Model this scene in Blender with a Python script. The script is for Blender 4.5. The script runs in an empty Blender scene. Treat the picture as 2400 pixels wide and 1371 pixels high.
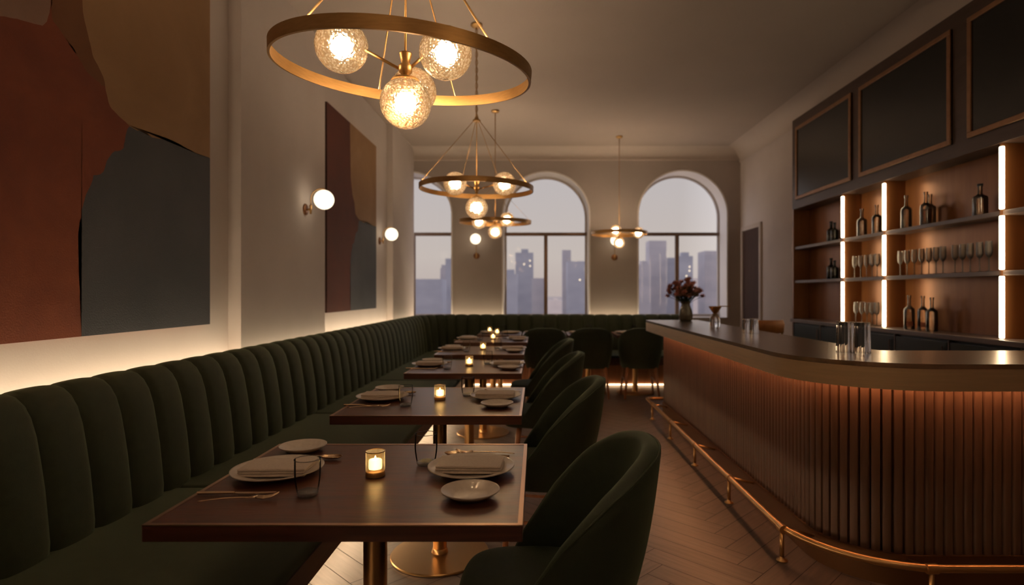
import bpy, bmesh, math, random
from mathutils import Vector, Matrix, noise
random.seed(4)
PI = math.pi
S = bpy.context.scene
C = S.collection
# ------------------------------------------------------------------ camera, world, exposure
F = 1364.0; CX = 1257.0; CY = 686.0; HC = 1.27          # focal length and vanishing point in pixels of the 2400 px frame
cd = bpy.data.cameras.new('camera'); cam = bpy.data.objects.new('camera', cd); C.objects.link(cam)
cam.location = (0, 0, HC); cam.rotation_euler = (PI/2, 0, 0)
cd.sensor_width = 36; cd.lens = F/2400*36
cd.shift_x = (1200-CX)/2400; cd.shift_y = (CY-685.5)/2400
cd.clip_start = 0.05; cd.clip_end = 9000
cd.dof.use_dof = True; cd.dof.focus_distance = 1.95; cd.dof.aperture_fstop = 2.3
S.camera = cam
S.view_settings.view_transform = 'Standard'; S.view_settings.look = 'None'
S.view_settings.gamma = 1; S.view_settings.use_curve_mapping = False
S.view_settings.exposure = 1.40
S.cycles.use_denoising = True
S.cycles.max_bounces = 10; S.cycles.diffuse_bounces = 4; S.cycles.glossy_bounces = 4
S.cycles.transmission_bounces = 8; S.cycles.transparent_max_bounces = 16
S.cycles.sample_clamp_indirect = 4.0
S.cycles.caustics_reflective = False; S.cycles.caustics_refractive = False
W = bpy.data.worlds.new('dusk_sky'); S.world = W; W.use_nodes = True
nt = W.node_tree; nt.nodes.clear()
tc = nt.nodes.new('ShaderNodeTexCoord'); sp = nt.nodes.new('ShaderNodeSeparateXYZ')
rp = nt.nodes.new('ShaderNodeValToRGB'); bg = nt.nodes.new('ShaderNodeBackground'); wo = nt.nodes.new('ShaderNodeOutputWorld')
nt.links.new(tc.outputs['Generated'], sp.inputs[0]); nt.links.new(sp.outputs['Z'], rp.inputs[0])
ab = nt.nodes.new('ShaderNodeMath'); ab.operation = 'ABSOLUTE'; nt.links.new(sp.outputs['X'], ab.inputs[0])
r2 = nt.nodes.new('ShaderNodeValToRGB'); nt.links.new(ab.outputs[0], r2.inputs[0])  # sky brightened to both sides, out of view, as added cool fill
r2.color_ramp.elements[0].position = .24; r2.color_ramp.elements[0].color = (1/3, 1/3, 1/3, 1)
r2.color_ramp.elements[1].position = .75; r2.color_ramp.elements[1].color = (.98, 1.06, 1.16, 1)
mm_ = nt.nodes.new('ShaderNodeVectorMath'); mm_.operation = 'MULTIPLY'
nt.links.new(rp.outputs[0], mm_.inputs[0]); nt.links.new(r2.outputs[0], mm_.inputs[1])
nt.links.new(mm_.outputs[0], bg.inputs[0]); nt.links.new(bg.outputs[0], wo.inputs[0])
e = rp.color_ramp.elements
e[0].position = 0.0; e[0].color = (0.56, 0.47, 0.44, 1)
e[1].position = 0.5; e[1].color = (0.50, 0.46, 0.48, 1)
x = e.new(0.06); x.color = (0.62, 0.545, 0.50, 1)
x = e.new(0.17); x.color = (0.58, 0.53, 0.52, 1)
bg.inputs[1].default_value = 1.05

# ------------------------------------------------------------------ materials
def mat(name, col=(.5,.5,.5), rough=.5, metal=0.0, **kw):
    m = bpy.data.materials.new(name); m.use_nodes = True
    b = m.node_tree.nodes['Principled BSDF']
    b.inputs['Base Color'].default_value = (*col, 1); b.inputs['Roughness'].default_value = rough
    b.inputs['Metallic'].default_value = metal
    for k, v in kw.items():
        b.inputs[k.replace('_', ' ')].default_value = v
    return m
def N(m, t, **kw):
    n = m.node_tree.nodes.new(t)
    for k, v in kw.items():
        if k in n.inputs: n.inputs[k].default_value = v
        else: setattr(n, k, v)
    return n
def L(m, a, b): m.node_tree.links.new(a, b)
def textured(name, c1, c2, rough=.5, metal=0.0, scale=(1,1,1), nscale=5.0, detail=4.0, bump=0.0, bscale=80.0, dist=0.0, p1=.3, p2=.7, rvar=0.0, **kw):
    """two-tone noise colour with optional stretch (wood grain, brushed metal, plaster)"""
    m = mat(name, c1, rough, metal, **kw); b = m.node_tree.nodes['Principled BSDF']
    t = N(m, 'ShaderNodeTexCoord'); mp = N(m, 'ShaderNodeMapping'); mp.inputs['Scale'].default_value = scale
    L(m, t.outputs['Object'], mp.inputs[0])
    n = N(m, 'ShaderNodeTexNoise', Scale=nscale, Detail=detail, Distortion=dist); L(m, mp.outputs[0], n.inputs['Vector'])
    r = N(m, 'ShaderNodeValToRGB'); r.color_ramp.elements[0].position = p1; r.color_ramp.elements[1].position = p2
    r.color_ramp.elements[0].color = (*c1, 1); r.color_ramp.elements[1].color = (*c2, 1)
    L(m, n.outputs['Fac'], r.inputs[0]); L(m, r.outputs[0], b.inputs['Base Color'])
    if rvar:
        mr = N(m, 'ShaderNodeMapRange'); mr.inputs[3].default_value = rough-rvar; mr.inputs[4].default_value = rough+rvar
        L(m, n.outputs['Fac'], mr.inputs[0]); L(m, mr.outputs[0], b.inputs['Roughness'])
    if bump:
        n2 = N(m, 'ShaderNodeTexNoise', Scale=bscale, Detail=3.0); L(m, mp.outputs[0], n2.inputs['Vector'])
        bp = N(m, 'ShaderNodeBump', Strength=bump, Distance=.004); L(m, n2.outputs['Fac'], bp.inputs['Height']); L(m, bp.outputs[0], b.inputs['Normal'])
    return m
def emit(name, col, power):
    m = bpy.data.materials.new(name); m.use_nodes = True; m.node_tree.nodes.clear()
    e_ = N(m, 'ShaderNodeEmission', Color=(*col, 1), Strength=power); o = N(m, 'ShaderNodeOutputMaterial'); L(m, e_.outputs[0], o.inputs[0])
    return m
def clear_glass(name, tint=(1,1,1), rough=.03, refl=1.0, ior=1.45, bump=0, bscale=20):
    """thin-walled glass: transparent with Fresnel gloss"""
    m = bpy.data.materials.new(name); m.use_nodes = True; m.node_tree.nodes.clear()
    tr = N(m, 'ShaderNodeBsdfTransparent', Color=(*tint, 1)); g = N(m, 'ShaderNodeBsdfGlossy', Roughness=rough)
    fr = N(m, 'ShaderNodeFresnel', IOR=ior); mx = N(m, 'ShaderNodeMixShader'); o = N(m, 'ShaderNodeOutputMaterial')
    L(m, fr.outputs[0], mx.inputs[0]); L(m, tr.outputs[0], mx.inputs[1]); L(m, g.outputs[0], mx.inputs[2]); L(m, mx.outputs[0], o.inputs[0])
    if bump:
        n2 = N(m, 'ShaderNodeTexNoise', Scale=bscale); bp = N(m, 'ShaderNodeBump', Strength=bump, Distance=.01)
        L(m, n2.outputs['Fac'], bp.inputs['Height']); L(m, bp.outputs[0], g.inputs['Normal']); L(m, bp.outputs[0], fr.inputs['Normal'])
    return m
M = {}
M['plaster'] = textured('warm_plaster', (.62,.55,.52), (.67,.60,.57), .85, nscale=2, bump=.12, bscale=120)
M['plaster_dim'] = textured('dimmed_plaster', (.43,.375,.345), (.47,.41,.38), .85, nscale=2, bump=.12, bscale=120)  # same plaster darkened for the window wall, standing in for weaker light
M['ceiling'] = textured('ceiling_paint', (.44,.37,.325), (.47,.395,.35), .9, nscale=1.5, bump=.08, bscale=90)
M['cornice'] = mat('cornice_paint', (.58,.50,.45), .8)
M['reveal'] = mat('window_reveal_paint', (.84,.80,.79), .7)
M['green'] = textured('green_velvet', (.020,.027,.012), (.028,.036,.017), .8, nscale=30, bump=.25, bscale=500, Sheen_Weight=.45, Sheen_Roughness=.45, Sheen_Tint=(.45,.55,.32,1))
M['greench'] = textured('green_chair_velvet', (.012,.020,.009), (.018,.027,.013), .75, nscale=30, bump=.25, bscale=500, Sheen_Weight=.35, Sheen_Roughness=.4, Sheen_Tint=(.35,.5,.28,1))
M['walnut'] = textured('walnut', (.050,.014,.008), (.125,.038,.019), .36, scale=(1.2,14,14), nscale=2.2, detail=6, dist=.6, bump=.15, bscale=12, rvar=.05, Coat_Weight=.12, Coat_Roughness=.3)
M['walnut_y'] = textured('walnut_side', (.040,.013,.008), (.085,.028,.016), .45, scale=(10,1.2,14), nscale=2.2, detail=6, dist=.6)
M['reed'] = textured('reeded_wood', (.098,.052,.034), (.138,.076,.050), .45, scale=(14,14,1.0), nscale=2.0, detail=5)
M['skirt'] = mat('bronze_skirting', (.16,.075,.032), .42, .7)
M['brass'] = textured('brushed_brass', (.46,.27,.115), (.52,.32,.14), .32, .9, scale=(1,1,1), nscale=6)
M['counter'] = textured('bronze_counter', (.33,.22,.14), (.35,.235,.15), .27, .85, nscale=2)
M['fascia'] = textured('brass_fascia', (.62,.45,.27), (.70,.51,.31), .45, .6, scale=(1,1,20), nscale=5, rvar=.05)
M['pole'] = textured('aged_brass', (.38,.23,.10), (.44,.27,.12), .30, 1.0, scale=(1,1,1), nscale=2)
M['ring'] = textured('ring_brass', (.40,.235,.09), (.48,.29,.115), .42, .75, scale=(4,4,30), nscale=6, rvar=.06)
M['copper'] = textured('copper_brown_wood', (.20,.075,.028), (.28,.11,.045), .4, scale=(12,12,1), nscale=3)
M['trim'] = mat('copper_trim', (.55,.34,.22), .3, 1.0)
M['plate'] = textured('stoneware', (.62,.55,.49), (.70,.63,.565), .38, nscale=60, Coat_Weight=.2)
M['linen'] = textured('linen', (.66,.57,.50), (.74,.65,.575), .95, nscale=200, bump=.5, bscale=500)
M['plate_metal'] = mat('dark_copper', (.20,.085,.035), .4, .6)
M['cutlery'] = mat('brass_cutlery', (.75,.56,.38), .25, 1.0)
M['glass'] = clear_glass('tumbler_glass', (.94,.93,.92), .03, ior=1.14)
M['glassbase'] = clear_glass('tumbler_base_glass', (.82,.82,.82), .05, ior=1.7, bump=.6, bscale=90)
M['pane'] = clear_glass('window_pane_glass', (.97,.97,.97), .01, ior=1.25)
M['votive'] = clear_glass('votive_glass', (.95,.80,.55), .08, ior=1.5, bump=.5, bscale=60)
M['wax_with_glow'] = mat('wax_with_glow', (.9,.75,.5), .6, 0, Emission_Color=(1,.80,.52,1), Emission_Strength=4.5)  # candle glow is put into the wax as emission
M['flame'] = emit('flame', (1,.72,.42), 40)
M['bulb'] = emit('bulb_glow', (1,.76,.50), 57)
M['added_fill'] = emit('added_ring_fill', (1,.74,.49), 55)  # added fill light for the ceiling, not a seen lamp
M['opal'] = emit('opal_lamp', (1,.80,.55), .82)
M['cove'] = emit('cove_led', (1,.78,.50), 7.2)
M['toe'] = emit('toe_led', (1,.72,.42), 15)
M['toe_low'] = emit('toe_low_led', (1,.66,.36), 2.6)
M['frame_light'] = mat('window_frame_cream', (.55,.50,.47), .6)
M['barled'] = emit('bar_led', (1,.42,.17), 15)
M['shelfled'] = emit('shelf_led', (1,.76,.46), 5)
M['cabwood'] = textured('cabinet_wood', (.060,.034,.026), (.085,.050,.038), .45, scale=(12,2,12), nscale=2)
M['shelfback'] = textured('shelf_back_veneer', (.22,.085,.028), (.27,.11,.038), .30, .40, scale=(10,10,1), nscale=2)
M['shelf'] = mat('shelf_lacquer', (.19,.14,.125), .35)
M['darkpanel'] = mat('dark_door_panel', (.012,.013,.014), .22)
M['blackcab'] = mat('dark_green_cabinet', (.012,.016,.011), .35)
M['doorwood'] = textured('door_wood', (.045,.018,.011), (.06,.026,.016), .85, scale=(10,10,1), nscale=2)
M['frame'] = mat('window_frame_bronze', (.22,.15,.11), .45, .3)
M['vase'] = textured('vase_glass', (.10,.085,.06), (.16,.135,.10), .15, nscale=25)
M['petal'] = textured('dusty_pink_petal', (.62,.30,.25), (.80,.45,.38), .8, nscale=40)
M['leaf'] = mat('leaf_green', (.04,.06,.022), .6)
M['leather'] = textured('tan_leather', (.36,.13,.035), (.45,.18,.055), .5, nscale=20)
M['bottle'] = clear_glass('bottle_glass', (.90,.82,.72), .12, ior=2.4)
M['darkbottle'] = mat('dark_bottle_glass', (.012,.012,.010), .1)
M['liquor'] = mat('amber_liquor', (.20,.07,.02), .2, 0, Alpha=1.0)
M['label'] = mat('bottle_label', (.45,.16,.09), .6)
M['stem'] = clear_glass('stemware_glass', (.97,.94,.88), .20, ior=2.6, bump=.3, bscale=40)
M['ribbed'] = mat('ribbed_glass', (.97,.96,.95), .04, 0, Transmission_Weight=1.0, IOR=1.35)
M['black'] = mat('matte_black', (.01,.01,.01), .6)
# chandelier globes: rippled glass that scatters the bulb behind it and still lets light pass
m = bpy.data.materials.new('rippled_globe_glass'); m.use_nodes = True; m.node_tree.nodes.clear(); M['globe'] = m
tcg = N(m, 'ShaderNodeTexCoord'); vo = N(m, 'ShaderNodeTexVoronoi', Scale=135.0); vo.feature = 'SMOOTH_F1'
bp = N(m, 'ShaderNodeBump', Strength=.9, Distance=.004)
L(m, tcg.outputs['Object'], vo.inputs['Vector']); L(m, vo.outputs['Distance'], bp.inputs['Height'])
rf = N(m, 'ShaderNodeBsdfRefraction', Roughness=.30, IOR=1.30, Color=(1,.93,.82,1)); L(m, bp.outputs[0], rf.inputs['Normal'])
tr = N(m, 'ShaderNodeBsdfTransparent', Color=(1,.96,.9,1)); tl = N(m, 'ShaderNodeBsdfTranslucent', Color=(.9,.72,.5,1)); L(m, bp.outputs[0], tl.inputs['Normal'])
gl = N(m, 'ShaderNodeBsdfGlossy', Roughness=.12, Color=(1,.92,.8,1)); L(m, bp.outputs[0], gl.inputs['Normal'])
fr = N(m, 'ShaderNodeFresnel', IOR=1.5); L(m, bp.outputs[0], fr.inputs['Normal'])
rt = N(m, 'ShaderNodeValToRGB'); rt.color_ramp.elements[0].position = .18; rt.color_ramp.elements[1].position = .52
rt.color_ramp.elements[0].color = (1,.95,.86,1); rt.color_ramp.elements[1].color = (.50,.38,.25,1)
L(m, vo.outputs['Distance'], rt.inputs[0]); L(m, rt.outputs[0], rf.inputs['Color']); L(m, rt.outputs[0], tr.inputs['Color'])
a1 = N(m, 'ShaderNodeMixShader', Fac=.22); L(m, rf.outputs[0], a1.inputs[1]); L(m, tr.outputs[0], a1.inputs[2])
a2 = N(m, 'ShaderNodeMixShader', Fac=.02); L(m, a1.outputs[0], a2.inputs[1]); L(m, tl.outputs[0], a2.inputs[2])
a3 = N(m, 'ShaderNodeMixShader'); L(m, fr.outputs[0], a3.inputs[0]); L(m, a2.outputs[0], a3.inputs[1]); L(m, gl.outputs[0], a3.inputs[2])
o = N(m, 'ShaderNodeOutputMaterial'); L(m, a3.outputs[0], o.inputs[0])
# herringbone floor: tone per plank from a colour attribute
m = mat('herringbone_oak', (.2,.13,.1), .38); M['floor'] = m; b = m.node_tree.nodes['Principled BSDF']
at = N(m, 'ShaderNodeVertexColor'); at.layer_name = 'tone'
uvn = N(m, 'ShaderNodeUVMap'); mp = N(m, 'ShaderNodeMapping'); mp.inputs['Scale'].default_value = (2,26,1); L(m, uvn.outputs[0], mp.inputs[0])
nz = N(m, 'ShaderNodeTexNoise', Scale=2.0, Detail=6.0, Distortion=.5); L(m, mp.outputs[0], nz.inputs['Vector'])
r = N(m, 'ShaderNodeValToRGB'); r.color_ramp.elements[0].color = (.092,.071,.061,1); r.color_ramp.elements[1].color = (.142,.109,.095,1)
r.color_ramp.elements[0].position = .3; r.color_ramp.elements[1].position = .7
L(m, nz.outputs['Fac'], r.inputs[0])
mx = N(m, 'ShaderNodeMix'); mx.data_type = 'RGBA'; mx.blend_type = 'MULTIPLY'; mx.inputs[0].default_value = 1
L(m, r.outputs[0], mx.inputs[6]); L(m, at.outputs[0], mx.inputs[7]); L(m, mx.outputs[2], b.inputs['Base Color'])

# ------------------------------------------------------------------ helpers
def link(name, me, mt, parent=None, loc=None):
    o = bpy.data.objects.new(name, me); C.objects.link(o)
    for x in (mt if isinstance(mt, (list, tuple)) else [mt]): me.materials.append(x)
    if parent is not None: o.parent = parent
    if loc is not None: o.location = loc
    return o
def obj(name, bm, mt, parent=None, smooth=False, loc=None, sharp=None):
    bmesh.ops.recalc_face_normals(bm, faces=bm.faces)
    if smooth:
        for f in bm.faces: f.smooth = True
        if sharp:
            for ed in bm.edges:
                if len(ed.link_faces) == 2 and ed.calc_face_angle(0) > sharp: ed.smooth = False
    me = bpy.data.meshes.new(name); bm.to_mesh(me); bm.free()
    return link(name, me, mt, parent, loc)
def struct(o): o['kind'] = 'structure'; return o
def tag(o, label, cat, group=None):
    o['label'] = label; o['category'] = cat
    if group: o['group'] = group
    return o
def thing(name, label, cat, loc=(0,0,0), rz=0, group=None):
    o = bpy.data.objects.new(name, None); C.objects.link(o); o.location = loc; o.rotation_euler = (0,0,rz); o.empty_display_size = .1
    return tag(o, label, cat, group)
def copy_tree(o, loc=None, rz=None, label=None, parent=None):
    c = o.copy(); C.objects.link(c)
    if parent is not None: c.parent = parent
    if loc is not None: c.location = loc
    if rz is not None: c.rotation_euler = (0,0,rz)
    if label: c['label'] = label
    for ch in list(o.children): copy_tree(ch, parent=c)
    return c
def box(bm, x0, x1, y0, y1, z0, z1, bev=0, seg=2):
    g = bmesh.ops.create_cube(bm, size=1)
    for v in g['verts']:
        v.co = Vector(((x0+x1)/2+v.co.x*(x1-x0), (y0+y1)/2+v.co.y*(y1-y0), (z0+z1)/2+v.co.z*(z1-z0)))
    if bev:
        es = list({e for v in g['verts'] for e in v.link_edges})
        bmesh.ops.bevel(bm, geom=es, offset=bev, segments=seg, affect='EDGES', profile=.5)
def B(*a, **k): bm = bmesh.new(); box(bm, *a, **k); return bm
def lathe(bm, prof, seg=32, cen=(0,0,0), cap=True):
    rings = []
    for r, z in prof:
        if r < 1e-6: rings.append([bm.verts.new((cen[0], cen[1], cen[2]+z))])
        else: rings.append([bm.verts.new((cen[0]+r*math.cos(2*PI*i/seg), cen[1]+r*math.sin(2*PI*i/seg), cen[2]+z)) for i in range(seg)])
    for a, b in zip(rings, rings[1:]):
        if len(a) == 1 and len(b) == 1: continue
        for i in range(seg):
            j = (i+1) % seg
            if len(a) == 1: bm.faces.new((a[0], b[i], b[j]))
            elif len(b) == 1: bm.faces.new((a[i], a[j], b[0]))
            else: bm.faces.new((a[i], a[j], b[j], b[i]))
def LA(prof, seg=32, cen=(0,0,0)): bm = bmesh.new(); lathe(bm, prof, seg, cen); return bm
def tube(bm, pts, r, seg=10, closed=False, caps=True):
    pts = [Vector(p) for p in pts]; n = len(pts); rings = []; up = None
    for i, p in enumerate(pts):
        a = pts[i-1] if (i or closed) else p; b = pts[(i+1) % n] if (i < n-1 or closed) else p
        t = (b-a).normalized()
        if up is None: up = Vector((0,0,1)) if abs(t.z) < .9 else Vector((1,0,0))
        s = t.cross(up).normalized(); up = s.cross(t).normalized()
        rr = r[i] if isinstance(r, (list, tuple)) else r
        rings.append([bm.verts.new(p+rr*(math.cos(2*PI*k/seg)*s+math.sin(2*PI*k/seg)*up)) for k in range(seg)])
    m_ = n if closed else n-1
    for i in range(m_):
        a, b = rings[i], rings[(i+1) % n]
        for k in range(seg): bm.faces.new((a[k], a[(k+1)%seg], b[(k+1)%seg], b[k]))
    if caps and not closed: bm.faces.new(rings[0]); bm.faces.new(list(reversed(rings[-1])))
def T(*a, **k): bm = bmesh.new(); tube(bm, *a, **k); return bm
def ball(bm, c, r, u=24, v=16, sc=(1,1,1)):
    g = bmesh.ops.create_uvsphere(bm, u_segments=u, v_segments=v, radius=r)
    for w in g['verts']: w.co = Vector((w.co.x*sc[0], w.co.y*sc[1], w.co.z*sc[2]))+Vector(c)
def prism(bm, poly, z0, z1):
    a = [bm.verts.new((p[0], p[1], z0)) for p in poly]; b = [bm.verts.new((p[0], p[1], z1)) for p in poly]
    bm.faces.new(list(reversed(a))); bm.faces.new(b)
    n = len(poly)
    for i in range(n): bm.faces.new((a[i], a[(i+1)%n], b[(i+1)%n], b[i]))
def at(px, py, d): return Vector(((px-CX)*d/F, d, HC-(py-CY)*d/F))

# ------------------------------------------------------------------ room shell
XL, XN, XR, YB, YF, ZC = -1.83, -1.91, 3.05, 8.70, -1.3, 3.42
# floor of herringbone planks
bm = bmesh.new(); PL, PW = .62, .124; gcol = bm.loops.layers.color.new('tone'); uvl = bm.loops.layers.uv.new('UVMap')
def plank(x0, y0, x1, y1, horiz):
    g = .0017
    q = [(x0+g, y0+g), (x1-g, y0+g), (x1-g, y1-g), (x0+g, y1-g)]
    c, s_ = math.cos(PI/4), math.sin(PI/4)
    w = [(c*a-s_*b_+.15, s_*a+c*b_) for a, b_ in q]
    cx_, cy_ = sum(p[0] for p in w)/4, sum(p[1] for p in w)/4
    if cx_ < XN-.1 or cx_ > XR+.1 or cy_ < YF-.1 or cy_ > YB+.1: return
    w = [(min(max(p[0], XN-.02), XR+.02), min(max(p[1], YF-.02), YB+.02)) for p in w]
    vs = [bm.verts.new((p[0], p[1], 0)) for p in w]
    f = bm.faces.new(vs); t = random.uniform(.92, 1.0); ou, ov = random.random()*9, random.random()*9
    uv = [(0,0),(PL,0),(PL,PW),(0,PW)] if horiz else [(0,0),(0,PW),(PL,PW),(PL,0)]
    for l, u in zip(f.loops, uv): l[gcol] = (t, t*random.uniform(.985, 1), t, 1); l[uvl].uv = (u[0]+ou, u[1]+ov)
for k in range(-30, 110):
    for mm in range(-9, 10):
        ox, oy = k*PW+2*PL*mm, k*PW
        plank(ox, oy, ox+PL, oy+PW, True); plank(ox, oy+PW, ox+PW, oy+PW+PL, False)
for v in [bm.verts.new(p) for p in ((XN-.02, YF-.02, -.003), (XR+.02, YF-.02, -.003), (XR+.02, YB+.02, -.003), (XN-.02, YB+.02, -.003))]: pass
bm.verts.ensure_lookup_table(); f = bm.faces.new(bm.verts[-4:]); f.material_index = 1
me = bpy.data.meshes.new('floor'); bm.to_mesh(me); bm.free()
struct(link('floor', me, [M['floor'], M['black']]))
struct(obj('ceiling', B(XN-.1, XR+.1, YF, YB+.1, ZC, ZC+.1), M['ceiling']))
# left wall: deep niches between pilasters
bm = B(XN-.12, XN, YF, YB, 0, ZC)
for y0, y1 in ((-1.3, 1.30), (3.607, 5.04), (7.43, YB)): box(bm, XN-.02, XL, y0, y1, 0, ZC)
struct(obj('wall_left', bm, M['plaster']))
struct(obj('wall_right', B(XR, XR+.12, YF, YB, 0, ZC), M['plaster']))
struct(obj('wall_front', B(XN-.1, XR+.1, YF-.1, YF, 0, ZC), M['plaster']))
# window wall with arched openings
WIN = [(-1.91, .638), (.147, .638), (2.188, .657)]; ZS, ZSP, DW = .90, 2.43, .36
bm = bmesh.new()
def quad(a, b, c, d): bm.faces.new([bm.verts.new(p) for p in (a, b, c, d)])
for Y in (YB, YB+DW+.05):
    xs = [-2.7]
    for cx_, hw in WIN: xs += [cx_-hw, cx_+hw]
    xs.append(3.4)
    for i in range(0, len(xs), 2): quad((xs[i], Y, 0), (xs[i+1], Y, 0), (xs[i+1], Y, ZC+.05), (xs[i], Y, ZC+.05))
    for cx_, hw in WIN:
        quad((cx_-hw, Y, 0), (cx_+hw, Y, 0), (cx_+hw, Y, ZS), (cx_-hw, Y, ZS))
        n = 40
        for i in range(n):
            a, b_ = PI-PI*i/n, PI-PI*(i+1)/n
            xa, za, xb, zb = cx_+hw*math.cos(a), ZSP+hw*math.sin(a), cx_+hw*math.cos(b_), ZSP+hw*math.sin(b_)
            quad((xa, Y, za), (xb, Y, zb), (xb, Y, ZC+.05), (xa, Y, ZC+.05))
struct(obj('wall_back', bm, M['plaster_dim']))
for wi, (cx_, hw) in enumerate(WIN):
    bm = bmesh.new(); out = [(cx_-hw, ZS)]+[(cx_-hw*math.cos(PI*i/40), ZSP+hw*math.sin(PI*i/40)) for i in range(41)]+[(cx_+hw, ZS)]
    n = len(out)
    # reveal lining, slightly proud of the wall like a slim plaster architrave
    for i in range(n):
        p, q = out[i], out[(i+1) % n]
        quad((p[0], YB-.012, p[1]), (q[0], YB-.012, q[1]), (q[0], YB+DW+.05, q[1]), (p[0], YB+DW+.05, p[1]))
    def offs(d):
        return [(cx_+(p[0]-cx_)*(hw+d)/hw, p[1] if p[1] <= ZSP else ZSP+(p[1]-ZSP)*(hw+d)/hw) for p in out]
    o2 = offs(.022)
    for i in range(n-1):
        p, q, p2, q2 = out[i], out[i+1], o2[i], o2[i+1]
        quad((p[0], YB-.012, p[1]), (q[0], YB-.012, q[1]), (q2[0], YB-.012, q2[1]), (p2[0], YB-.012, p2[1]))
        quad((p2[0], YB-.012, p2[1]), (q2[0], YB-.012, q2[1]), (q2[0], YB+.001, q2[1]), (p2[0], YB+.001, p2[1]))
    win = struct(obj('window_%d' % (wi+1), bm, M['reveal']))
    # frame
    bm = bmesh.new(); YG = YB+DW-.02; inn = offs(-.030)
    for i in range(n):
        j = (i+1) % n
        A, Bq, A2, B2 = out[i], out[j], inn[i], inn[j]
        if j == 0: A2, B2 = (A2[0], A2[1]+.04), (B2[0], B2[1]+.04)
        quad((A[0], YG, A[1]), (Bq[0], YG, Bq[1]), (B2[0], YG, B2[1]), (A2[0], YG, A2[1]))
        quad((A2[0], YG, A2[1]), (B2[0], YG, B2[1]), (B2[0], YG+.05, B2[1]), (A2[0], YG+.05, A2[1]))
    obj('window_frame', bm, M['frame_light'], win)
    bm = bmesh.new()
    box(bm, cx_-hw, cx_+hw, YG-.004, YG+.05, 2.155, 2.205); box(bm, cx_-.028, cx_+.028, YG-.004, YG+.05, ZS, 2.156)
    obj('glazing_bars', bm, M['frame'], win)
    bm = bmesh.new(); bm.faces.new([bm.verts.new((p[0], YG+.025, p[1])) for p in out])
    obj('window_pane', bm, M['pane'], win)
# cornice: cove along the window wall and the right wall
def cove(name, pts_fn, a, b):
    bm = bmesh.new(); pr = []
    for i in range(9): t = i/8; pr.append((1-math.sin(t*PI/2), 1-math.cos(t*PI/2)))
    ra = [bm.verts.new(pts_fn(a, p)) for p in pr]; rb = [bm.verts.new(pts_fn(b, p)) for p in pr]
    for i in range(8): bm.faces.new((ra[i], ra[i+1], rb[i+1], rb[i]))
    return struct(obj(name, bm, M['cornice'], smooth=True))
cove('trim_1', lambda t, p: (t, YB-.001-.17*p[1]-.015, ZC-.001-.15*p[0]), XL, XR)
cove('trim_2', lambda t, p: (XR-.001-.22*p[1]-.015, t, ZC-.001-.21*p[0]), YF, YB)
bm = B(XL, XR, YB-.03, YB, ZC-.175, ZC-.15); struct(obj('trim_3', bm, M['cornice']))
# door on the right wall with a painted frame
d1 = struct(obj('door_1', B(XR-.012, XR+.01, 7.92, 8.55, 0, 2.17, bev=.003), M['doorwood']))
bm = bmesh.new()
for a in ((7.86, 7.92, 0, 2.23), (8.55, 8.61, 0, 2.23), (7.92, 8.55, 2.17, 2.23)): box(bm, XR-.025, XR, a[0], a[1], a[2], a[3])
obj('door_frame', bm, M['cornice'], d1)

# ------------------------------------------------------------------ city outside
struct(obj('ground', B(-6000, 6000, 60, 9000, -61, -60), mat('hazy_ground', (.42,.36,.35), .9)))
cityA = textured('hazed_facade_blue', (.30,.30,.355), (.37,.365,.42), .7, scale=(.05,.05,.12), nscale=1.0)  # distance haze is mixed into the tower and ground colours
cityB = textured('hazed_facade_grey', (.37,.35,.39), (.46,.42,.45), .7, scale=(.05,.05,.12), nscale=1.0)
cityC = textured('hazed_facade_pink', (.66,.58,.57), (.74,.65,.62), .8, scale=(.05,.05,.12), nscale=1.0)
litw = emit('lit_office_window', (1,.8,.55), .9)
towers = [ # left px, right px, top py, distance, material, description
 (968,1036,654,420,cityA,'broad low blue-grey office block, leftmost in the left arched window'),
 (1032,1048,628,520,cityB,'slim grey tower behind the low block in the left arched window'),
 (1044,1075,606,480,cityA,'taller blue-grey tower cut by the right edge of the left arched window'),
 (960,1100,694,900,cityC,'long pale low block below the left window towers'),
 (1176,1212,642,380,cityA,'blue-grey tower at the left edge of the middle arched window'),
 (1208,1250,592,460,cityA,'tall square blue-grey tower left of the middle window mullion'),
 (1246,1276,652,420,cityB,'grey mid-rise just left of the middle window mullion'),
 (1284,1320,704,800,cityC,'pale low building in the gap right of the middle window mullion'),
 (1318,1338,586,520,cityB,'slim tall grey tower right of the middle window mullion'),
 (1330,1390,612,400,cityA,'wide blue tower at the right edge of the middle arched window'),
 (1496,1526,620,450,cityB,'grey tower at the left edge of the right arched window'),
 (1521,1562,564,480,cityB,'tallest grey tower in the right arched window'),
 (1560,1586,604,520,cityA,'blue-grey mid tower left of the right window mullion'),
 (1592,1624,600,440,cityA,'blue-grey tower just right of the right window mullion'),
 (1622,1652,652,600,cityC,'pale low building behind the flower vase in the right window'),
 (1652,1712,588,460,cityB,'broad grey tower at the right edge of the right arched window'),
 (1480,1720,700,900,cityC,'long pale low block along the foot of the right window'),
 (1170,1400,716,1000,cityC,'long pale low block along the foot of the middle window'),
]
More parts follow.
